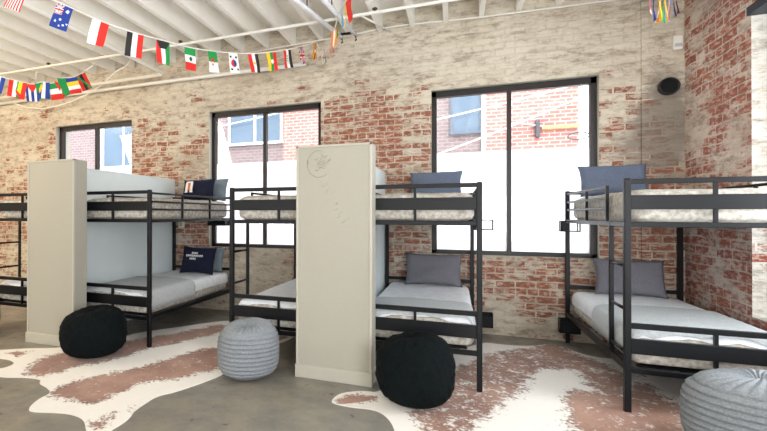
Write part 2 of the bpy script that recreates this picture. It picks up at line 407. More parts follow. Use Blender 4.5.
# ------------------------------------------------------------------ partitions
def partition(x0, x1, yf, yb, pl, pr_, ztop, label, relief=False):
    cx_ = (x0+x1)/2
    root = empty('partition_wall', (cx_, yf, 0)); tag(root, label, 'partition')
    L = lambda x, y, z: (x-cx_, y-yf, z)
    b = MB(); b.box(L(x0+.004, yf+.008, 0), L(x1-.004, yb, ztop-.004))
    col = b.build('end_column', m_plaster, root)
    b = MB(); t_ = .022
    b.box(L(x0, yf, .0), L(x0+t_, yf+.03, ztop), .004); b.box(L(x1-t_, yf, 0), L(x1, yf+.03, ztop), .004); b.box(L(x0, yf, ztop-t_), L(x1, yf+.03, ztop), .004)
    b.build('corner_bead', m_trimpaint, col)
    b = MB(); b.box(L(x0-.006, yf-.014, 0), L(x1+.006, yb, .115), .004); b.build('baseboard', m_trimpaint, root)
    b = MB(); b.box(L(pl, yb, 0), L(pr_, WY-.004, 1.985)); b.build('wall_panel', m_cool, root)
    b = MB(); b.box(L(pl-.008, yb, 1.985), L(pr_+.008, WY-.004, 2.005), .004); b.build('cap', m_cool, root)
    if relief:
        b = MB(); ox, oz = -1.125, 1.90
        arc = [L(ox+.105*math.cos(a), yf+.008, oz+.12*math.sin(a)) for a in [math.radians(60+12*k) for k in range(22)]]
        b.tube(arc, [.004+.006*math.sin(math.pi*k/21) for k in range(22)], 6)
        for k in range(16):
            a = random.uniform(0, 6.28); rr = random.uniform(.01, .085)
            px, pz = ox+.02+rr*math.cos(a), oz+rr*math.sin(a)*1.1; tl = random.uniform(.02, .045); an = random.uniform(-.4, 1.6)
            b.tube([L(px, yf+.008, pz), L(px+tl*.5*math.cos(an), yf+.006, pz+tl*.5*math.sin(an)), L(px+tl*math.cos(an), yf+.008, pz+tl*math.sin(an))], [.003, .010, .003], 6)
        for k in range(12):
            px, pz = ox+.02+.02*k+random.uniform(-.03, .03), oz-.2-.03*k+random.uniform(-.05, .05)
            b.tube([L(px, yf+.010, pz), L(px+.03, yf+.008, pz+.012)], [.003, .005], 6)
        b.build('plaster_relief', m_plaster, col)
    return root
partition(-1.338, -.663, -2.325, -2.112, -1.08, -.872, 2.062, 'cream partition with wide column end and faint round plaster relief, between middle bunk beds', True)
partition(-4.535, -3.84, -2.445, -2.25, -4.42, -4.155, 2.052, 'plain cream partition with wide column end behind the left black pouf')

# ------------------------------------------------------------------ bunk beds
H, LEN, BW, YR = 1.713, 1.94, 1.011, -0.153
m_steel = simple('black_powder_coated_steel', (13, 14, 18), .42, .1, .3, var=.05, scale=60)
def bunk_proto():
    root = empty('bunk_bed', (0, 0, 0))
    s = .021
    PX = (0, BW)
    for px in PX:
        for py in (0, -LEN):
            b = MB(); b.box((px-s, py-s, 0), (px+s, py+s, H), .004); p = b.build('post', m_steel, root)
            b = MB(); b.box((px-s+.003, py-s+.003, H), (px+s-.003, py+s-.003, H+.006), .002); b.build('post_cap', m_steel, p)
    for py, nm in ((-LEN, 'foot'), (0, 'head')):
        for z0, z1 in ((1.676, 1.713), (1.36, 1.397), (.615, .655), (.29, .33)):
            if nm == 'head' and z0 == .29: continue
            b = MB(); b.box((s-.001, py-.015, z0), (BW-s+.001, py+.015, z1), .003); b.build(nm+'_rail', m_steel, root)
        if nm == 'foot':
            for z0, z1 in ((1.49, 1.594), (.433, .542)):
                b = MB(); b.box((s-.001, py-.017, z0), (BW-s+.001, py+.011, z1), .003); b.build('foot_panel', m_steel, root)
            for z0, z1 in ((1.397, 1.49), (1.594, 1.676), (.33, .433), (.542, .615)):
                b = MB(); b.box((BW/2-.011, py-.011, z0-.001), (BW/2+.011, py+.011, z1+.001)); b.build('spindle', m_steel, root)
    for px in PX:
        for z0, z1 in ((1.36, 1.395), (.30, .352)):
            b = MB(); b.box((px-.014, -LEN+s-.001, z0), (px+.014, -s+.001, z1), .003); b.build('side_rail', m_steel, root)
    for px, y1 in ((0, -1.464), (BW, -LEN+s)):
        for z in (1.683, 1.590, 1.505):
            b = MB(); b.box((px-.010, y1, z-.011), (px+.010, -s+.001, z+.011), .003); b.build('guard_rail', m_steel, root)
        for y in ((-1.464, -.82) if px == 0 else (-1.30, -.64)):
            b = MB(); b.box((px-.0115, y-.0115, 1.39), (px+.0115, y+.0115, 1.694), .002); b.build('guard_upright', m_steel, root)
    lad = MB().box((-.016, -1.585, .30), (.016, -1.56, 1.40), .003).build('ladder_stile', m_steel, root)
    for z in (.43, .75, 1.07):
        b = MB(); b.tube([(0, -1.575, z), (0, -LEN+.01, z)], .012, 8); b.build('ladder_rung', m_steel, root)
    for z in (1.385, .325):
        b = MB()
        for k in range(9):
            y = -.12-k*(LEN-.24)/8
            b.box((.09, y-.02, z-.016), (BW-.09, y+.02, z-.008))
        b.box((.10, -LEN+.1, z-.008), (BW-.10, -.1, z+.002))
        b.build('slat_base', m_steel, root)
    return root
BEDS = {'Z': (-5.549, 0), 'A': (-4.121, 0), 'B': (-2.10, 0), 'M': (-.839, 0), 'R': (1.163, 0)}
BLAB = {'Z': 'black steel bunk bed cut off at the far left edge',
        'A': 'black steel bunk bed with navy printed pillows beside the left partition',
        'B': 'black steel bunk bed half hidden behind the middle partition, grey pouf at its foot',
        'M': 'black steel bunk bed right of the middle partition with black pouf at its foot',
        'R': 'black steel bunk bed in the right corner against the red brick wall'}
proto = bunk_proto()
beds = {}
for k, (bx, rz) in BEDS.items():
    o = proto if k == 'Z' else copy_tree(proto)
    o.location = (bx, YR, 0.0); beds[k] = o
    if k == 'A':
        for ch in list(o.children):
            if ch.name.startswith('ladder'): bpy.data.objects.remove(ch)
    tag(o, BLAB[k], 'bunk bed', 'black steel bunk beds')
# small open metal trays screwed to rear posts
def tray(bed, x0, x1, y0, y1, z0, z1, wire):
    o = beds[bed]; ox = BEDS[bed][0]
    b = MB(); t_ = .006
    c = [(x0-ox, y0-YR), (x1-ox, y1-YR)]
    (a0, c0), (a1, c1) = c
    if wire:
        for z in (z0, z1):
            b.box((a0, c0, z-t_), (a1, c0+2*t_, z+t_)); b.box((a0, c1-2*t_, z-t_), (a1, c1, z+t_))
            b.box((a0, c0, z-t_), (a0+2*t_, c1, z+t_)); b.box((a1-2*t_, c0, z-t_), (a1, c1, z+t_))
        for (px, py) in ((a0, c0), (a1-2*t_, c0), (a0, c1-2*t_), (a1-2*t_, c1-2*t_)): b.box((px, py, z0), (px+2*t_, py+2*t_, z1))
        b.box((a0, c0, z0), (a0+.045, c1, z1))
    else:
        b.box((a0, c0, z0), (a1, c1, z0+.01)); b.box((a0, c0, z0), (a1, c0+t_, z1-.03)); b.box((a0, c1-t_, z0), (a1, c1, z1))
        b.box((a0, c0, z0), (a0+t_, c1, z1)); b.box((a1-t_, c0, z0), (a1, c1, z1))
    ob = b.build('bedside_tray', m_steel, o)
tray('R', 1.075, 1.262, -.29, -.174, 1.268, 1.378, True)
tray('R', 1.065, 1.262, -.29, -.174, .135, .285, False)
tray('M', .195, .405, -.20, -.095, 1.27, 1.385, True)
tray('M', .195, .400, -.20, -.095, .10, .27, False)
tray('A', -3.42, -3.13, -.33, -.176, 1.285, 1.36, False)

# ------------------------------------------------------------------ bedding
def cloth(name, c1, c2, sx=24., wr=.35):
    t = NT(name); n1 = t.noise(7, 5, .65); n2 = t.noise(sx, 3, .6); n3 = t.noise(300, 1, .5)
    t.base(t.mix(t.ramp(n2, .35, .65), srgb(*c1), srgb(*c2))); t.set(.9, 0, .15)
    t.bump(t.math('ADD', n1, t.math('MULTIPLY', n3, .05)), wr, .03); return t.m
m_ticking = cloth('mottled_grey_mattress_cover', (164, 157, 146), (214, 210, 202), 26, .6)
m_sheet = cloth('white_sheet', (232, 235, 240), (244, 246, 250), 12, .4)
m_throw = cloth('pale_grey_throw', (186, 191, 194), (204, 208, 210), 60, .45)
m_pgrey = cloth('slate_grey_pillow', (106, 105, 112), (118, 116, 123), 80, .15)
m_pblue = cloth('blue_grey_pillow', (92, 102, 122), (104, 114, 134), 80, .15)
m_plt = cloth('light_slate_pillow', (112, 124, 134), (126, 138, 146), 80, .15)
m_navy = cloth('navy_pillow', (26, 28, 46), (34, 36, 56), 80, .15)

def pillow_like(sx, sy, sz, seed, crown=.0, amp=.006, nx=26, ny=48, nzs=8, ex=.07):
    """soft box: superellipsoid cross-sections"""
    b = MB()
    r = bmesh.ops.create_cube(b.bm, size=1)
    bmesh.ops.subdivide_edges(b.bm, edges=b.bm.edges[:], cuts=18, use_grid_fill=True)
    for v in b.bm.verts:
        x, y, z = v.co*2
        X, Y, Z = x*sx/2, y*sy/2, z*sz/2
        rr = ex
        # round the box: clamp to inner box then push out
        ix = max(-sx/2+rr, min(sx/2-rr, X)); iy = max(-sy/2+rr, min(sy/2-rr, Y)); iz = max(-sz/2+rr, min(sz/2-rr, Z))
        d = Vector((X-ix, Y-iy, Z-iz))
        if d.length > 1e-6: d = d.normalized()*rr
        p = Vector((ix, iy, iz))+d
        if z > .2: p.z += crown*(1-x*x)*(1-y*y)
        n = nz(p.x*5+seed, p.y*5, p.z*5)*amp + nz(p.x*14+seed, p.y*9, p.z*14)*amp*.6
        if z > -.9: p.z += n
        p.x += n*.5*x
        v.co = p
    for f in b.bm.faces: f.smooth = True
    return b
def mattress(bed, upper, mat, label):
    z0 = 1.392 if upper else .333
    h = .245
    b = pillow_like(BW-.07, LEN-.06, h, hash(bed) % 1 + ord(bed)*.37 + upper*5, .012, .007)
    bx = BEDS[bed][0]+BW/2
    for v in b.bm.verts: v.co.z += h/2
    o = b.build('mattress', mat, None, (bx, YR-LEN/2, z0)); tag(o, label, 'mattress', 'mattresses on the bunk beds')
    return o
wh = {'Z': 'bunk bed at the far left edge', 'A': 'bunk bed with the navy pillows', 'B': 'bunk bed half hidden by the middle partition',
      'M': 'bunk bed right of the middle partition', 'R': 'bunk bed in the right corner'}
for k in BEDS:
    mattress(k, True, m_ticking, 'mottled grey upper mattress on the '+wh[k])
    mattress(k, False, m_ticking, 'lower mattress under a white sheet on the '+wh[k])

def throw(bed, y0, y1, label, left=.0, seed=0., sheet=False):
    """blanket laid across the mattress, wrapping over its edges"""
    bx = BEDS[bed][0]; mx0, mx1 = .035, BW-.035; zt = .333+.245; e = .0015 if sheet else .008; r = .07; zl = .45 if sheet else .40
    prof = [(mx0-e, zl-left), (mx0-e, .46), (mx0-e, zt-r)]
    for k in range(1, 6):
        a = math.pi-k*math.pi/2/5
        prof.append((mx0+r+(r+e)*math.cos(a), zt-r+(r+e)*math.sin(a)))
    for k in range(1, 12): prof.append((mx0+r+(mx1-mx0-2*r)*k/12, zt+e+.012*math.sin(math.pi*k/12)))
    for k in range(0, 6):
        a = math.pi/2-k*math.pi/2/5
        prof.append((mx1-r+(r+e)*math.cos(a), zt-r+(r+e)*math.sin(a)))
    prof += [(mx1+e, .46), (mx1+e, zl)]
    b = MB(); n = len(prof)-1; m = 44
    yr0, yr1 = y0-YR, y1-YR
    def fn(u, v):
        i = u*n; k = min(int(i), n-1); f_ = i-k
        x = prof[k][0]*(1-f_)+prof[k+1][0]*f_; z = prof[k][1]*(1-f_)+prof[k+1][1]*f_
        y = yr0+(yr1-yr0)*v + .02*nz(x*4+seed, v*3, 1)
        w = abs(nz(x*6+seed, y*7, z*6))*.012+abs(nz(x*15, y*16+seed, z*15))*.005
        if sheet: w *= .35
        # front end tucks down over the foot of the mattress
        if yr0 < -1.8:
            fr = (-LEN+.03+.07)-y
            if fr > 0: z -= (1-math.sqrt(max(0, 1-min(1, fr/.075)**2)))*.07
        cx_ = BW/2
        side = 1 if x > cx_ else -1
        if z < zt-.03: return (bx+x+side*w*.6-bx, y, z)
        return (x, y, z+w+(.008 if sheet else .013))
    b.grid(n, m, fn)
    o = b.build('bed_sheet' if sheet else 'throw_blanket', m_sheet if sheet else m_throw, None, (bx, YR, 0))
    sm = o.modifiers.new('solidify', 'SOLIDIFY'); sm.thickness = .0015 if sheet else .004; sm.offset = 1
    if sheet: tag(o, label, 'sheet', 'white sheets on the lower bunks')
    else: tag(o, label, 'blanket', 'pale grey throw blankets on the lower bunks')
    return o
for k in BEDS: throw(k, YR-LEN+.033, YR-.04, 'white sheet over the lower mattress of the '+wh[k], 0, ord(k)*.7, True)
throw('A', -2.06, -1.12, 'pale grey throw across the foot of the lower bunk with navy pillow', 0, 1.)
throw('M', -2.06, -1.45, 'pale grey throw on the lower bunk above the black pouf, middle bed', 0, 2.)
throw('R', -2.06, -1.05, 'pale grey throw across the lower bunk in the right corner', 0, 3.)

def pillow(name_label, mat, loc, w, h, t, tilt, rz=0., roll=0., seed=0., parent=None, group='pillows on the bunks'):
    b = MB(); N = 24
    def side(sg):
        def fn(u, v):
            a, c = u*2-1, v*2-1
            ed = (1-a**4)*(1-c**4)
            pinch = 1-.10*(1-abs(a)**2.2)*(abs(c)**3); pinch2 = 1-.08*(1-abs(c)**2.2)*(abs(a)**3)
            th = t/2*max(0, ed)**.55*(1+.25*nz(a*1.3+seed, c*1.3, sg))
            return (a*w/2*pinch2 + .006*nz(c*2, seed, 3), sg*th + .012*nz(a*2+seed, c*2, 7), c*h/2*pinch + h/2*.95 + .004*nz(a*3, seed, 1))
        return fn
    b.grid(N, N, side(-1)); b.grid(N, N, side(1))
    bmesh.ops.remove_doubles(b.bm, verts=b.bm.verts, dist=.0015)
    o = b.build('pillow', mat, None, loc, smooth=True)
    o.rotation_euler = (-tilt, roll, rz)
    tag(o, name_label, 'pillow', group)
    return o
UZ, LZ = 1.668, .618
pillow('blue grey pillow tilted up on the top bunk in the right corner', m_pblue, (1.565, -.31, UZ-.01), .63, .36, .15, .28, .0, -.02, 1.)
pillow('slate grey pillow leaning on the lower bunk in the right corner', m_pgrey, (1.685, -.37, LZ-.01), .64, .40, .16, .32, 0, .02, 2.)
pillow('blue grey pillow on the top bunk right of the middle partition', m_pblue, (-.24, -.33, UZ-.02), .62, .36, .15, .30, 0, -.01, 3.)
pillow('slate grey pillow leaning on the lower bunk right of the middle partition', m_pgrey, (-.265, -.42, LZ-.01), .66, .40, .16, .32, 0, 0, 4.)
pa = pillow('light slate pillow behind the navy pillow on the top left bunk', m_plt, (-3.39, -.26, UZ-.01), .46, .36, .13, .25, .12, .04, 5.)
pb = pillow('light slate pillow behind the navy pillow on the lower left bunk', m_plt, (-3.44, -.28, LZ-.01), .46, .38, .13, .25, .12, .04, 6.)
na = pillow('navy pillow with white and orange emblem on the top left bunk', m_navy, (-3.50, -.48, UZ-.01), .52, .33, .14, .30, .08, -.02, 7.)
nb = pillow('navy pillow with three lines of white lettering on the lower left bunk', m_navy, (-3.45, -.59, LZ-.01), .54, .40, .14, .30, .06, .02, 8.)
m_wprint = simple('white_print', (238, 238, 240), .8); m_oprint = simple('orange_print', (214, 120, 60), .8)
def on_pillow(w, h, t, a, c):   # front surface height of the cushion at a,c
    ed = max(0, (1-a**4)*(1-c**4))
    return -t/2*ed**.55*1.14-.016
def print_boxes(par, rects, mat, name, w, h, t):
    b = MB()
    for (x0, z0, x1, z1) in rects:
        n = 3
        def fn(u, v):
            x = x0+(x1-x0)*u; z = z0+(z1-z0)*v
            return (x, on_pillow(w, h, t, x/(w/2), (z-h/2*.95)/(h/2)), z)
        b.grid(n, n, fn)
    o = b.build(name, mat, par); 
    m = o.modifiers.new('solidify', 'SOLIDIFY'); m.thickness = .004; m.offset = 0
    return o
# upper navy pillow: white squared arch with an orange bar inside
sh = lambda rs, k: [(x0+k*(z0-.17), z0, x1+k*(z1-.17), z1) for (x0, z0, x1, z1) in rs]
print_boxes(na, [(-.170, .10, -.130, .235), (-.090, .10, -.050, .235), (-.165, .235, -.055, .26), (-.175, .09, -.125, .105), (-.095, .09, -.045, .105)], m_wprint, 'white_emblem', .52, .33, .14)
print_boxes(na, [(-.129, .115, -.091, .225)], m_oprint, 'orange_emblem', .52, .33, .14)
rc = []
for (zc, hh, xa, xb, n) in ((.262, .026, -.07, .03, 4), (.222, .028, -.155, .115, 9), (.180, .026, -.09, .01, 4)):
    st = (xb-xa)/n
    for k in range(n):
        x0 = xa+k*st+.003; x1 = xa+(k+1)*st-.004
        rc += [(x0, zc, x0+.007, zc+hh), (x0, zc+hh-.007, x1, zc+hh), (x1-.007, zc, x1, zc+hh) if k % 3 else (x0, zc, x1, zc+.007), (x0, zc+hh/2-.003, x1, zc+hh/2+.003)]
print_boxes(nb, rc, m_wprint, 'printed_lettering', .54, .40, .14)

# ------------------------------------------------------------------ poufs
def pouf(label, loc, rad, h, kind, seed):
    b = MB(); ribbed = kind == 'grey'
    nu, nv = 150, 190
    rows = 13
    ex = 3.4 if ribbed else 2.7
    raw = []
    for k in range(1201):
        a = -math.pi/2+k/1200*math.pi; c, s_ = abs(math.cos(a)), math.sin(a)
        raw.append((rad*c**(2/ex), h/2+h/2*math.copysign(abs(s_)**(2/ex), s_), a))
    acc = [0.]
    for k in range(1200): acc.append(acc[-1]+math.hypot(raw[k+1][0]-raw[k][0], raw[k+1][1]-raw[k][1]))
    def prof(v):
        t_ = v*acc[-1]; lo, hi = 0, 1200
        while hi-lo > 1:
            mid = (lo+hi)//2
            if acc[mid] <= t_: lo = mid
            else: hi = mid
        f_ = (t_-acc[lo])/max(1e-9, acc[hi]-acc[lo])
        return tuple(raw[lo][q]*(1-f_)+raw[hi][q]*f_ for q in range(3))
    def fn(u, v):
        r, z, a = prof(v); th = u*2*math.pi
        bul = 1+.035*math.sin(th*2+seed)+.02*math.sin(3*th+seed*2)
        z += .02*math.sin(th+seed)*(z/h)
        if ribbed:
            side = max(0., min(1., (r/rad-.80)/.12)) 
            k = abs(math.sin(z/h*rows*math.pi+.6*math.sin(th)))
            kn = .5+.5*math.sin(th*46+math.floor(z/h*rows)*1.7)
            r += side*(.028*k**.5-.014+.0012*kn)
            if z > h/2:
                rad_k = abs(math.sin(th*13+r*14)); z += (1-side)*.014*rad_k**.7*min(1, r/.08)
                z -= .035*math.exp(-(r/.07)**2)
        else:
            n1 = nz(math.cos(th)*r*22+seed, math.sin(th)*r*22, z*26)
            n2 = .5+.5*math.sin(th*30+z*40)
            dd = .008*n1+.003*n2
            r += dd*max(0, math.cos(a)); z += dd*math.sin(a) if z > .05 else 0
            z -= .02*math.exp(-(r/.10)**2) if z > h/2 else 0
        r *= bul
        return (r*math.cos(th), r*math.sin(th), max(0, z))
    b.grid(nu, nv, fn, closed_u=True)
    bmesh.ops.remove_doubles(b.bm, verts=b.bm.verts, dist=1e-4)
    o = b.build('pouf', m_pk if not ribbed else m_pg, None, loc, smooth=True)
    tag(o, label, 'pouf', 'knitted floor poufs'); return o
m_pk = cloth('black_wool_knit', (3, 9, 11), (9, 17, 19), 90, .4)
m_pg = cloth('heather_grey_knit', (122, 127, 132), (146, 151, 156), 90, .12)
pouf('black knitted pouf standing before the left partition', (-3.44, -2.56, .005), .31, .49, 'black', .4)
pouf('black knitted pouf standing right of the middle partition', (-.30, -2.55, .005), .275, .535, 'black', 1.4)
pouf('grey ribbed pouf in the middle, left of the middle partition', (-1.735, -2.49, .004), .255, .475, 'grey', .2)
pouf('grey ribbed pouf cut off at the bottom right corner', (1.65, -2.64, .005), .33, .50, 'grey', 2.2)
pouf('grey ribbed pouf cut off at the left edge', (-5.47, -2.47, .0), .325, .43, 'grey', 3.0)

# ------------------------------------------------------------------ cowhide rugs
def hide_mat():
    t = NT('brown_and_white_cowhide')
    at = t.new('ShaderNodeAttribute'); at.attribute_name = 'brown'
    n1 = t.noise(9, 7, .72, None, .6); n2 = t.noise(38, 4, .7); n3 = t.noise(2.2, 3, .6)
    f = t.math('ADD', at.outputs['Fac'], t.math('MULTIPLY', t.math('SUBTRACT', n1, .5), 2.3))
    f = t.math('ADD', f, t.math('MULTIPLY', t.math('SUBTRACT', n2, .5), 1.5))
    f = t.ramp(f, .42, .76)
    brown = t.mix(t.ramp(n3, .35, .65), srgb(142, 100, 84), srgb(178, 138, 118))
    brown = t.mix(t.ramp(n2, .55, .72, 0, .5), brown, srgb(104, 72, 62))
    brown = t.mix(t.ramp(at.outputs['Fac'], .45, .95, .55, 0), brown, srgb(92, 62, 54))
    white = t.mix(n1, srgb(232, 226, 218), srgb(246, 242, 236))
    t.base(t.mix(f, white, brown)); t.set(.8, 0, .2)
    t.b.inputs['Sheen Weight'].default_value = .2
    t.bump(n2, .25, .006); return t.m
m_hide = hide_mat()
def inside(p, poly):
    x, y = p; c = False; n = len(poly)
    for i in range(n):
        x1, y1 = poly[i]; x2, y2 = poly[(i+1) % n]
        if (y1 > y) != (y2 > y) and x < (x2-x1)*(y-y1)/(y2-y1)+x1: c = not c
    return c
def sdist(p, poly):
    d = 1e9; n = len(poly); P = Vector(p)
    for i in range(n):
        A, B = Vector(poly[i]), Vector(poly[(i+1) % n]); ab = B-A
        t_ = max(0, min(1, (P-A).dot(ab)/max(1e-9, ab.dot(ab)))); d = min(d, (P-A-ab*t_).length)
    return d if inside(p, poly) else -d
def smooth_poly(poly, it=2):
    for _ in range(it):
        q = []
        for i in range(len(poly)):
            A, B = Vector(poly[i]), Vector(poly[(i+1) % len(poly)])
            q += [A.lerp(B, .25), A.lerp(B, .75)]
        poly = [tuple(v) for v in q]
    return poly
def rug(label, outline, browns, th=.004, step=.025):
    outl = smooth_poly(outline); cx_ = sum(p[0] for p in outl)/len(outl); cy_ = sum(p[1] for p in outl)/len(outl)
    b = MB(); bm = b.bm
    vs = [bm.verts.new((p[0], p[1], th)) for p in outl]; f = bm.faces.new(vs)
    x0, x1 = min(p[0] for p in outl), max(p[0] for p in outl); y0, y1 = min(p[1] for p in outl), max(p[1] for p in outl)
    x = x0+step
    while x < x1:
        bmesh.ops.bisect_plane(bm, geom=bm.verts[:]+bm.edges[:]+bm.faces[:], plane_co=(x, 0, 0), plane_no=(1, 0, 0)); x += step*1.6
    y = y0+step
    while y < y1:
        bmesh.ops.bisect_plane(bm, geom=bm.verts[:]+bm.edges[:]+bm.faces[:], plane_co=(0, y, 0), plane_no=(0, 1, 0)); y += step*1.6
    r = bmesh.ops.extrude_face_region(bm, geom=bm.faces[:])
    for e in r['geom']:
        if isinstance(e, bmesh.types.BMVert): e.co.z = .0005
    for v in bm.verts: v.co.x -= cx_; v.co.y -= cy_
    o = b.build('cowhide_rug', m_hide, None, (cx_, cy_, 0))
    me = o.data; a = me.attributes.new('brown', 'FLOAT', 'POINT')
    for i, v in enumerate(me.vertices):
        p = (v.co.x+cx_, v.co.y+cy_)
        best = 0.
        for poly, amt in browns:
            best = max(best, max(0, min(1, .5+sdist(p, poly)/.16))*amt)
        a.data[i].value = best
    tag(o, label, 'rug', 'cowhide rugs')
    return o
rug('brown and white cowhide rug in front of the left partition and pouf',
  [(-4.686, -2.868), (-4.502, -2.793), (-4.285, -2.63), (-3.973, -2.502), (-3.828, -2.155), (-3.633, -1.861), (-3.617, -1.654), (-3.335, -1.272), (-2.992, -0.744), (-2.843, -0.663), (-2.455, -0.892), (-2.117, -0.873), (-1.914, -0.616), (-1.804, -0.876), (-1.775, -1.241), (-1.913, -1.567), (-1.971, -2.005), (-1.947, -2.549), (-2.032, -2.812), (-2.123, -3.049), (-2.214, -3.175), (-2.203, -3.362), (-2.197, -3.46), (-2.15, -3.568), (-2.136, -3.666), (-2.145, -3.777), (-2.084, -3.9), (-2.152, -3.949), (-2.289, -3.836), (-2.421, -3.716), (-2.544, -3.681), (-2.671, -3.688), (-2.886, -3.765), (-2.957, -3.725), (-3.035, -3.577), (-3.036, -3.444), (-3.171, -3.37), (-3.31, -3.336), (-3.359, -3.253), (-3.545, -3.272), (-3.691, -3.34), (-3.938, -3.365), (-4.1, -3.28), (-3.955, -3.202), (-3.943, -3.083), (-4.009, -3.011), (-4.171, -2.973), (-4.44, -3.041)],
  [([(-3.724, -3.126), (-3.905, -2.799), (-3.826, -2.598), (-3.516, -1.999), (-3.369, -1.737), (-3.176, -1.504), (-2.898, -0.914), (-2.715, -0.911), (-2.641, -1.22), (-2.915, -1.888), (-3.069, -2.131), (-3.115, -2.475), (-3.221, -2.708), (-3.348, -2.897), (-3.385, -3.181), (-3.462, -3.246), (-3.613, -3.232)], 1.0), ([(-3.071, -3.458), (-3.101, -3.273), (-3.011, -3.01), (-2.852, -2.786), (-2.747, -2.553), (-2.658, -2.265), (-2.538, -1.912), (-2.341, -1.781), (-2.193, -1.618), (-2.059, -2.041), (-2.046, -2.456), (-2.155, -2.608), (-2.284, -2.812), (-2.459, -2.932), (-2.515, -3.108), (-2.523, -3.322), (-2.572, -3.47), (-2.776, -3.516), (-2.958, -3.513)], 1.0), ([(-2.362, -3.733), (-2.365, -3.656), (-2.356, -3.542), (-2.285, -3.541), (-2.212, -3.732), (-2.196, -3.835), (-2.244, -3.855)], .95), ([(-2.236, -3.464), (-2.258, -3.385), (-2.2, -3.403), (-2.162, -3.502)], 0.8), ([(-4.351, -2.871), (-4.318, -2.717), (-4.143, -2.728), (-4.127, -2.869)], .95), ([(-2.295, -1.235), (-2.06, -1.013), (-1.898, -0.783), (-1.806, -1.153), (-1.978, -1.502), (-2.062, -1.814)], 0.9)])
rug('brown and white cowhide rug between the middle bed and the corner bed',
  [(-0.906, -2.737), (-0.887, -2.584), (-0.8, -2.492), (-0.684, -2.431), (-0.594, -2.436), (-0.477, -2.071), (-0.268, -1.633), (-0.054, -1.012), (0.169, -0.672), (0.286, -0.544), (0.303, -0.505), (0.518, -0.527), (0.763, -0.474), (0.989, -0.26), (1.114, -0.467), (1.297, -0.677), (1.545, -0.644), (1.859, -0.666), (1.928, -0.953), (1.813, -1.463), (1.516, -2.271), (1.369, -2.715), (0.436, -3.187), (-0.029, -3.411), (-0.311, -3.307), (-0.366, -3.141), (-0.412, -2.955), (-0.502, -2.806), (-0.599, -2.771), (-0.734, -2.797), (-0.877, -2.782)],
  [([(-0.861, -2.719), (-0.781, -2.581), (-0.615, -2.54), (-0.616, -2.606), (-0.735, -2.68), (-0.83, -2.744)], 1.7), ([(-0.358, -2.707), (-0.048, -1.542), (0.035, -1.411), (0.263, -0.998), (0.505, -0.723), (0.668, -0.832), (0.655, -1.524), (0.501, -1.988), (0.36, -2.282), (0.258, -2.512), (0.123, -2.801), (0.004, -3.097), (-0.141, -3.157), (-0.252, -2.93)], 0.8), ([(0.266, -1.198), (0.399, -0.783), (0.823, -0.437), (0.989, -0.26), (1.126, -0.539), (1.284, -0.732), (1.401, -0.917), (1.423, -1.079), (1.542, -1.111), (1.175, -1.964), (1.009, -1.728), (1.006, -1.25), (0.8, -1.251), (0.531, -1.716), (0.298, -2.147), (0.16, -2.435)], 0.8), ([(0.769, -1.984), (0.911, -1.715), (1.044, -1.746), (1.231, -1.764), (1.408, -1.283), (1.536, -1.39), (1.561, -1.806), (1.784, -1.538), (1.439, -2.468), (1.031, -2.784), (0.703, -2.729), (0.706, -2.466)], 0.92), ([(0.794, -0.449), (0.989, -0.26), (1.126, -0.539), (1.086, -0.862), (0.901, -0.789)], 1.0)])


# ------------------------------------------------------------------ ceiling pipes, cables and fittings
m_pipe = simple('white_painted_pipe', (236, 234, 228), .45, var=.03)
m_brass = simple('dark_brass', (88, 76, 60), .4, .6)
def pipe(pts, r, name, label, cat='pipe', mat=None, n=10):
    b = MB(); b.tube(pts, r, n); o = b.build(name, mat or m_pipe); tag(o, label, cat); return o
p1 = pipe([(-9.5, -.86, 3.80), (-4.0, -.86, 3.80), (RX-.02, -.86, 3.80)], .019, 'sprinkler_pipe', 'white sprinkler pipe crossing under the joists parallel to window wall')
for xx in (-6.009, -3.542, -.881):
    b = MB(); b.tube([(xx, -.86, 3.80), (xx, -.86, 3.85)], .014, 8); b.tube([(xx, -.86, 3.835), (xx, -.86, 3.845), (xx, -.86, 3.858)], [.03, .032, .012], 10); b.build('sprinkler_head', m_brass, p1)
pipe([(-10.8, -.17, 3.54), (-4, -.17, 3.555), (-1.95, -.17, 3.545)], .028, 'water_pipe', 'long white pipe running high along the left brick wall')
pipe([(-10.8, -.36, 3.56), (-4.22, -.36, 3.605), (-4.165, -.42, 3.61), (-4.165, -.48, 3.61), (-4.165, -4.4, 3.66)], .026, 'water_pipe', 'white pipe with an elbow turning from the wall toward the room')
pipe([(-6.35, -.20, 3.60), (-6.80, -.42, 3.78), (-6.50, -.66, 3.83)], .018, 'sprinkler_branch', 'short bent white branch pipe at upper left above small flags')
pipe([(-3.0, -.13, 3.83), (-1.2, -.125, 3.88), (-.96, -.125, 3.90), (-.657, -.125, 3.90), (.263, -.125, 3.855), (1.80, -.14, 3.815)], .010, 'electrical_conduit', 'thin white conduit at top of window wall, below joist ends', 'conduit')
cab = [(-4.84, -.3, 3.95), (-4.93, -.3, 3.85), (-5.15, -.3, 3.78), (-5.48, -.28, 3.594), (-5.8, -.26, 3.48), (-6.139, -.25, 3.40), (-6.5, -.25, 3.345), (-6.84, -.25, 3.33), (-7.2, -.25, 3.38), (-7.46, -.25, 3.46), (-7.7, -.2, 3.54)]
pipe(cab, .011, 'electrical_cable', 'loose white cable drooping below the pipes at upper left', 'cable')
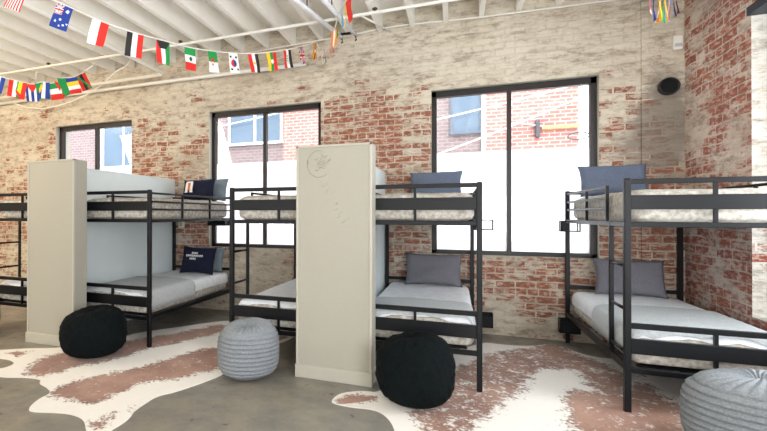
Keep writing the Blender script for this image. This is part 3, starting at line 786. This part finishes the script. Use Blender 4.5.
# strip light fitting
root = empty('strip_light', (-1.35, -1.2, 3.745)); tag(root, 'long white twin rail strip light hung below the joists', 'light fitting')
SL = lambda p: (p[0]+1.35, p[1]+1.2, p[2]-3.8)
for A, B in (((-1.72, -2.3, 3.80), (-1.385, -.43, 3.80)), ((-1.40, -2.2, 3.80), (-1.20, -.45, 3.80))):
    A, B = Vector(A), Vector(B); d = (B-A).normalized(); s_ = d.cross(Vector((0, 0, 1)))*.03
    b = MB()
    for k in range(2):
        pass
    pts = []
    b.tube([SL(A), SL(B)], .028, 8); rail = b.build('tube_rail', simple('strip_white', (236, 238, 244), .4), root)
    b = MB(); b.tube([SL(B-d*.0), SL(B+d*.03-Vector((0, 0, .02))), SL(B+d*.05-Vector((0, 0, .05))), SL(B+d*.02-Vector((0, 0, .07)))], .010, 8); b.build('end_clip', m_steel, rail)
b = MB(); b.box(SL((-1.40, -.50, 3.80)), SL((-1.18, -.46, 3.82))); b.build('cross_bar', m_steel, root)
b = MB()
for A in ((-1.55, -1.35), (-1.28, -1.3)): b.tube([SL((A[0], A[1], 3.80)), SL((A[0], A[1], 4.14))], .006, 6)
b.build('hanger_wire', m_steel, root)
pipe([(-1.10, -.80, 3.845), (-.80, -.13, 3.845)], .012, 'electrical_cable', 'straight white cable beside the strip light', 'cable')
# vent stub and alarm on the pier
root = empty('vent_pipe', (2.085, WY-.025, 2.815)); tag(root, 'round black vent pipe opening high on the wall in the right corner', 'vent')
b = MB()
prof = [(.086, .0), (.090, -.04), (.090, -.07), (.078, -.07), (.076, -.03)]
b.grid(40, 4, lambda u, v: (prof[round(v*4)][0]*math.cos(u*6.28318), prof[round(v*4)][1], prof[round(v*4)][0]*math.sin(u*6.28318)), closed_u=True)
b.build('collar', simple('black_vent_metal', (34, 30, 36), .5), root)
b = MB(); b.tube([(0, -.034, 0), (0, -.028, 0)], .077, 32); b.build('bore_shade_disc', simple('bore_shade_black', (12, 11, 14), .9), root)  # shallow black disc; shade of the hollow pipe is put into its colour
root = empty('alarm_box', (2.165, WY-.025, 3.27)); tag(root, 'small white alarm box on the wall in the right corner above vent', 'alarm')
b = MB(); b.box((-.042, -.05, -.075), (.042, 0, .075), .012, 3); b.build('housing', m_white, root)
b = MB(); b.box((-.03, -.055, -.045), (.03, -.048, -.01), .003); b.build('lens', simple('pale_grey_plastic', (190, 192, 198), .3), root)
root = empty('wall_socket_box', (-4.02, WY, 1.30)); tag(root, 'white wall box under the upper bunk beside the left partition', 'socket')
b = MB(); b.box((-.05, -.04, -.06), (.05, 0, .06), .01, 2); b.build('housing', m_white, root)
b = MB(); b.box((-.03, -.046, -.04), (.03, -.039, .04), .004); b.build('cover', m_trimpaint, root)

# ------------------------------------------------------------------ flag bunting
FC = {'r': (224, 44, 36), 'w': (244, 243, 240), 'b': (32, 62, 150), 'k': (40, 38, 38), 'g': (28, 150, 74), 'y': (248, 208, 40), 'o': (240, 140, 40), 'l': (112, 186, 226), 'p': (232, 130, 150), 'v': (150, 130, 190), 'm': (120, 40, 50), 'd': (26, 96, 60)}
fkeys = list(FC)
fm = [simple('flag_'+n, FC[k], .8, var=.03) for k, n in zip(fkeys, ('red', 'white', 'blue', 'black', 'green', 'yellow', 'orange', 'sky', 'pink', 'lilac', 'maroon', 'bottle_green'))]
def disc(u, v, x, y, r, asp=1.4): return (u-x)**2+((v-y)*asp)**2 < r*r
def vs(*c): return lambda u, v: c[min(len(c)-1, int(u*len(c)))]
def hs(*c): return lambda u, v: c[min(len(c)-1, int(v*len(c)))]
def ov(base, *sh):
    def f(u, v):
        for t_, c in sh:
            if t_(u, v): return c
        return base(u, v)
    return f
D = lambda x, y, r: (lambda u, v: disc(u, v, x, y, r))
def usa(u, v): return ('w' if (int(u*24)+int(v*24)) % 3 == 0 else 'b') if (u > .5 and v < .4) else ('r' if int(u*13) % 2 == 0 else 'w')
def jack(u, v):
    a, c = u*2-1, v*2-1
    if abs(a) < .13 or abs(c) < .13: return 'r'
    if abs(a) < .26 or abs(c) < .26: return 'w'
    dd = min(abs(a-c), abs(a+c))
    return 'r' if dd < .09 else 'w' if dd < .26 else 'b'
def aus(u, v):
    if u < .5 and v < .45: return jack(u/.5, v/.45)
    for (x, y, r) in ((.76, .22, .10), (.25, .72, .06), (.5, .62, .06), (.72, .80, .06), (.50, .86, .05), (.9, .72, .05)):
        if disc(u, v, x, y, r): return 'w'
    return 'b'
def kuw(u, v):
    if v < .33 and abs(u-.5) < .5-v*.75: return 'k'
    return 'rwg'[min(2, int(u*3))]
alg = ov(hs('g', 'w'), (lambda u, v: disc(u, v, .5, .5, .24) and not disc(u, v, .5, .60, .20), 'r'), (D(.5, .62, .08), 'r'))
def kor(u, v):
    if disc(u, v, .5, .5, .27): return 'r' if u < .5 else 'b'
    for sx in (-1, 1):
        for sy in (-1, 1):
            if abs(u-.5-sx*.28) < .09 and abs(v-.5-sy*.32) < .05: return 'k'
    return 'w'
mex = ov(hs('g', 'w', 'r'), (D(.5, .5, .14), 'd'))
egy = ov(vs('r', 'w', 'k'), (D(.5, .5, .11), 'y'))
mya = ov(vs('y', 'g', 'r'), (D(.5, .5, .17), 'w'))
irq = ov(vs('r', 'w', 'k'), (lambda u, v: abs(u-.5) < .06 and .25 < v < .75 and int(v*14) % 2 == 0, 'g'))
bra = ov(lambda u, v: 'g', (D(.5, .5, .17), 'b'), (lambda u, v: abs(u-.5)/.4+abs(v-.5)/.42 < 1, 'y'))
uga = ov(vs('k', 'y', 'r', 'k', 'y', 'r'), (D(.5, .5, .15), 'w'))
saf = lambda u, v: 'g' if abs(u-.5) < .14 else ('k' if v < .35 and abs(u-.5) < .42-v else 'y' if v < .42 and abs(u-.5) < .5-v else 'r' if u < .5 else 'b')
flagdefs = {'usa': (usa, 'red and white striped flag'), 'aus': (aus, 'blue flag with union jack and white stars'), 'rw': (vs('w', 'r'), 'white and red flag'),
 'kwr': (vs('k', 'w', 'r'), 'black white and red striped flag'), 'kuw': (kuw, 'red white green flag with black top'), 'mex': (mex, 'green white red flag with emblem'),
 'alg': (alg, 'green and white flag with red crescent'), 'kor': (kor, 'white flag with red and blue disc'), 'egy': (egy, 'red white black flag with gold emblem'),
 'mya': (mya, 'yellow green red flag with white star'), 'irq': (irq, 'red white black flag with green script'), 'uk': (jack, 'union jack flag'),
 'uga': (uga, 'black yellow red banded flag'), 'bra': (bra, 'green flag with yellow diamond'), 'cub': (ov(vs('b', 'w', 'b', 'w', 'b'), (lambda u, v: v < .45 and abs(u-.5) < .5-v, 'r')), 'blue white striped flag with red triangle'),
 'rwg': (vs('r', 'w', 'g'), 'red white green flag'), 'gyr': (ov(vs('g', 'y', 'r'), (lambda u, v: v > u*.6+.35, 'r')), 'green yellow red flag'), 'isr': (vs('b', 'w', 'b'), 'blue white striped flag'),
 'ngr': (hs('g', 'w', 'r'), 'green white red flag'), 'grn': (ov(lambda u, v: 'g', (lambda u, v: u < .25, 'r'), (lambda u, v: v < .15, 'y')), 'green flag with red edge'),
 'col': (hs('b', 'y', 'w', 'r'), 'blue yellow and red flag'), 'ken': (ov(vs('r', 'k', 'r'), (lambda u, v: abs(u-v) < .12, 'g')), 'red flag with dark diagonal'), 'rwb': (vs('r', 'w', 'b'), 'red white blue flag')}
for k, n in (('p', 'pink'), ('w', 'white'), ('v', 'lilac'), ('o', 'orange'), ('r', 'red'), ('g', 'green'), ('l', 'sky blue'), ('y', 'yellow'), ('b', 'blue'), ('m', 'maroon')):
    flagdefs['s'+k] = (vs(k, 'w' if k != 'w' else 'g', k) if k in 'pvo' else (lambda kk: (lambda u, v: kk))(k), n+' flag')
_fm = {}
def flag_mesh(key, w, h):
    key0 = key; key = (key, w)
    if key in _fm: return _fm[key]
    fn = flagdefs[key0][0]; b = MB(); sd = len(_fm)*1.7
    b.grid(26, 30, lambda u, v: ((u-.5)*w, .006*math.sin(v*5+sd)*v+.010*math.sin(u*4+v*3+sd)*v, -v*h), mat=lambda u, v: fkeys.index(fn(u, v)))
    me = bpy.data.meshes.new('flag'); b.bm.to_mesh(me); b.bm.free()
    for m in fm: me.materials.append(m)
    _fm[key] = me; return me
m_cord = simple('white_bunting_tape', (238, 236, 230), .7)
def bunting(label, pts, flags, w=.145, h=.212, edge=False):
    pts = [Vector(p) for p in pts]; o0 = pts[0].copy()
    root = empty('flag_bunting', o0); tag(root, label, 'bunting')
    # smooth the cord
    ctl = pts
    def cat(i, t_):
        p = [ctl[max(0, min(len(ctl)-1, i+k))] for k in (-1, 0, 1, 2)]
        return .5*((2*p[1])+(p[2]-p[0])*t_+(2*p[0]-5*p[1]+4*p[2]-p[3])*t_*t_+(3*p[1]-p[0]-3*p[2]+p[3])*t_**3)
    sm = []
    for i in range(len(ctl)-1):
        for k in range(5): sm.append(cat(i, k/5))
    sm.append(ctl[-1])
    b = MB(); b.tube([p-o0 for p in sm], .006, 6); b.build('cord', m_cord, root)
    for (idx, key, dz) in flags:
        i = int(idx); i = min(i, len(ctl)-2); p = cat(i, idx-i); q = cat(i, min(1., idx-i+.05))-cat(i, max(0., idx-i-.05))
        ang = math.atan2(q.y, q.x); 
        if math.cos(ang) < 0 and abs(q.x) > abs(q.y)*.0: ang += math.pi
        if edge: ang = math.atan2(p.y+6.17, p.x)+random.uniform(-.05, .09)+dz*.25
        f = bpy.data.objects.new('flag', flag_mesh(key, w, h)); COL.objects.link(f); f.parent = root
        f.location = p-o0-Vector((0, 0, .004)); slope = math.atan2(q.z, math.hypot(q.x, q.y))
        f.rotation_euler = (random.uniform(-.06, .06), (-slope if math.cos(math.atan2(q.y, q.x)) >= 0 else slope)*.75, ang+dz)
        f['label'] = flagdefs[key][1]
    return root
bunting('long string of world flags sagging across the ceiling at left',
  [(-3.845, -3.53, 3.60), (-3.486, -3.384, 3.41), (-3.127, -3.237, 3.251), (-2.876, -3.081, 3.135), (-2.63, -2.927, 3.051), (-2.525, -2.669, 3.062), (-2.43, -2.36, 3.089), (-2.354, -2.06, 3.146), (-2.29, -1.711, 3.232), (-2.168, -1.446, 3.298), (-2.034, -1.23, 3.37), (-1.911, -1.019, 3.454), (-1.833, -0.718, 3.584), (-1.728, -0.407, 3.737)],
  [(1,'usa',0),(2,'aus',0),(3,'rw',0),(4,'kwr',0),(5,'kuw',0),(6,'mex',0),(7,'alg',0),(8,'kor',0),(9,'egy',0),(10,'mya',0),(11,'irq',0),(12,'uk',.2),(12.9,'uga',.9)])
bunting('string of edge-on flags running from the wall over the strip light',
  [(-1.728, -0.407, 3.737), (-1.651, -0.483, 3.607), (-1.549, -0.657, 3.54), (-1.46, -0.836, 3.497), (-1.338, -1.11, 3.455), (-1.206, -1.488, 3.396), (-1.074, -1.866, 3.35), (-0.916, -2.341, 3.228), (-0.808, -2.621, 3.155), (-0.686, -3.002, 3.064), (-0.554, -3.38, 3.023)],
  [(1,'sp',0),(1.6,'sw',0),(2.2,'sg',0),(3,'sv',0),(3.5,'sp',0),(4,'so',0),(4.6,'sr',0),(5.1,'so',.5),(6,'sg',0),(7,'sl',0),(7.6,'sy',0),(8.2,'sr',.25)], w=.115, h=.18, edge=True)
bunting('short string of small world flags at the far upper left',
  [(-5.48, -2.465, 3.248), (-5.212, -2.248, 3.146), (-5.074, -2.138, 3.111), (-4.956, -2.036, 3.088), (-4.881, -1.952, 3.128), (-4.793, -1.862, 3.13), (-4.727, -1.782, 3.21), (-4.658, -1.7, 3.231), (-4.627, -1.58, 3.308), (-4.517, -1.428, 3.474)],
  [(.9,'rwb',0),(1.85,'rwg',.3),(2.2,'gyr',-.1),(3,'cub',0),(3.9,'bra',.1),(4.15,'isr',-.2),(5,'ngr',0),(5.7,'grn',.1),(6.1,'sg',.3),(7,'col',-.3),(8,'ken',0)])
bunting('bunched string of bright flags hanging high in the right corner',
  [(1.051, -2.73, 3.149), (1.187, -2.458, 2.992), (1.292, -2.2, 3.053), (1.408, -1.938, 3.124), (1.52, -1.677, 3.206), (1.628, -1.417, 3.287), (1.738, -1.157, 3.384), (1.851, -0.896, 3.49), (1.966, -0.635, 3.617), (2.129, -0.246, 3.786)],
  [(1,'sp',0),(2,'sb',0.1),(2.9,'sy',0),(3.4,'so',0),(4,'sg',0),(4.6,'sy',0),(5,'sl',0),(6,'sp',0),(6.8,'sl',.1),(7.6,'sb',0),(8.3,'sm',0)], edge=True)
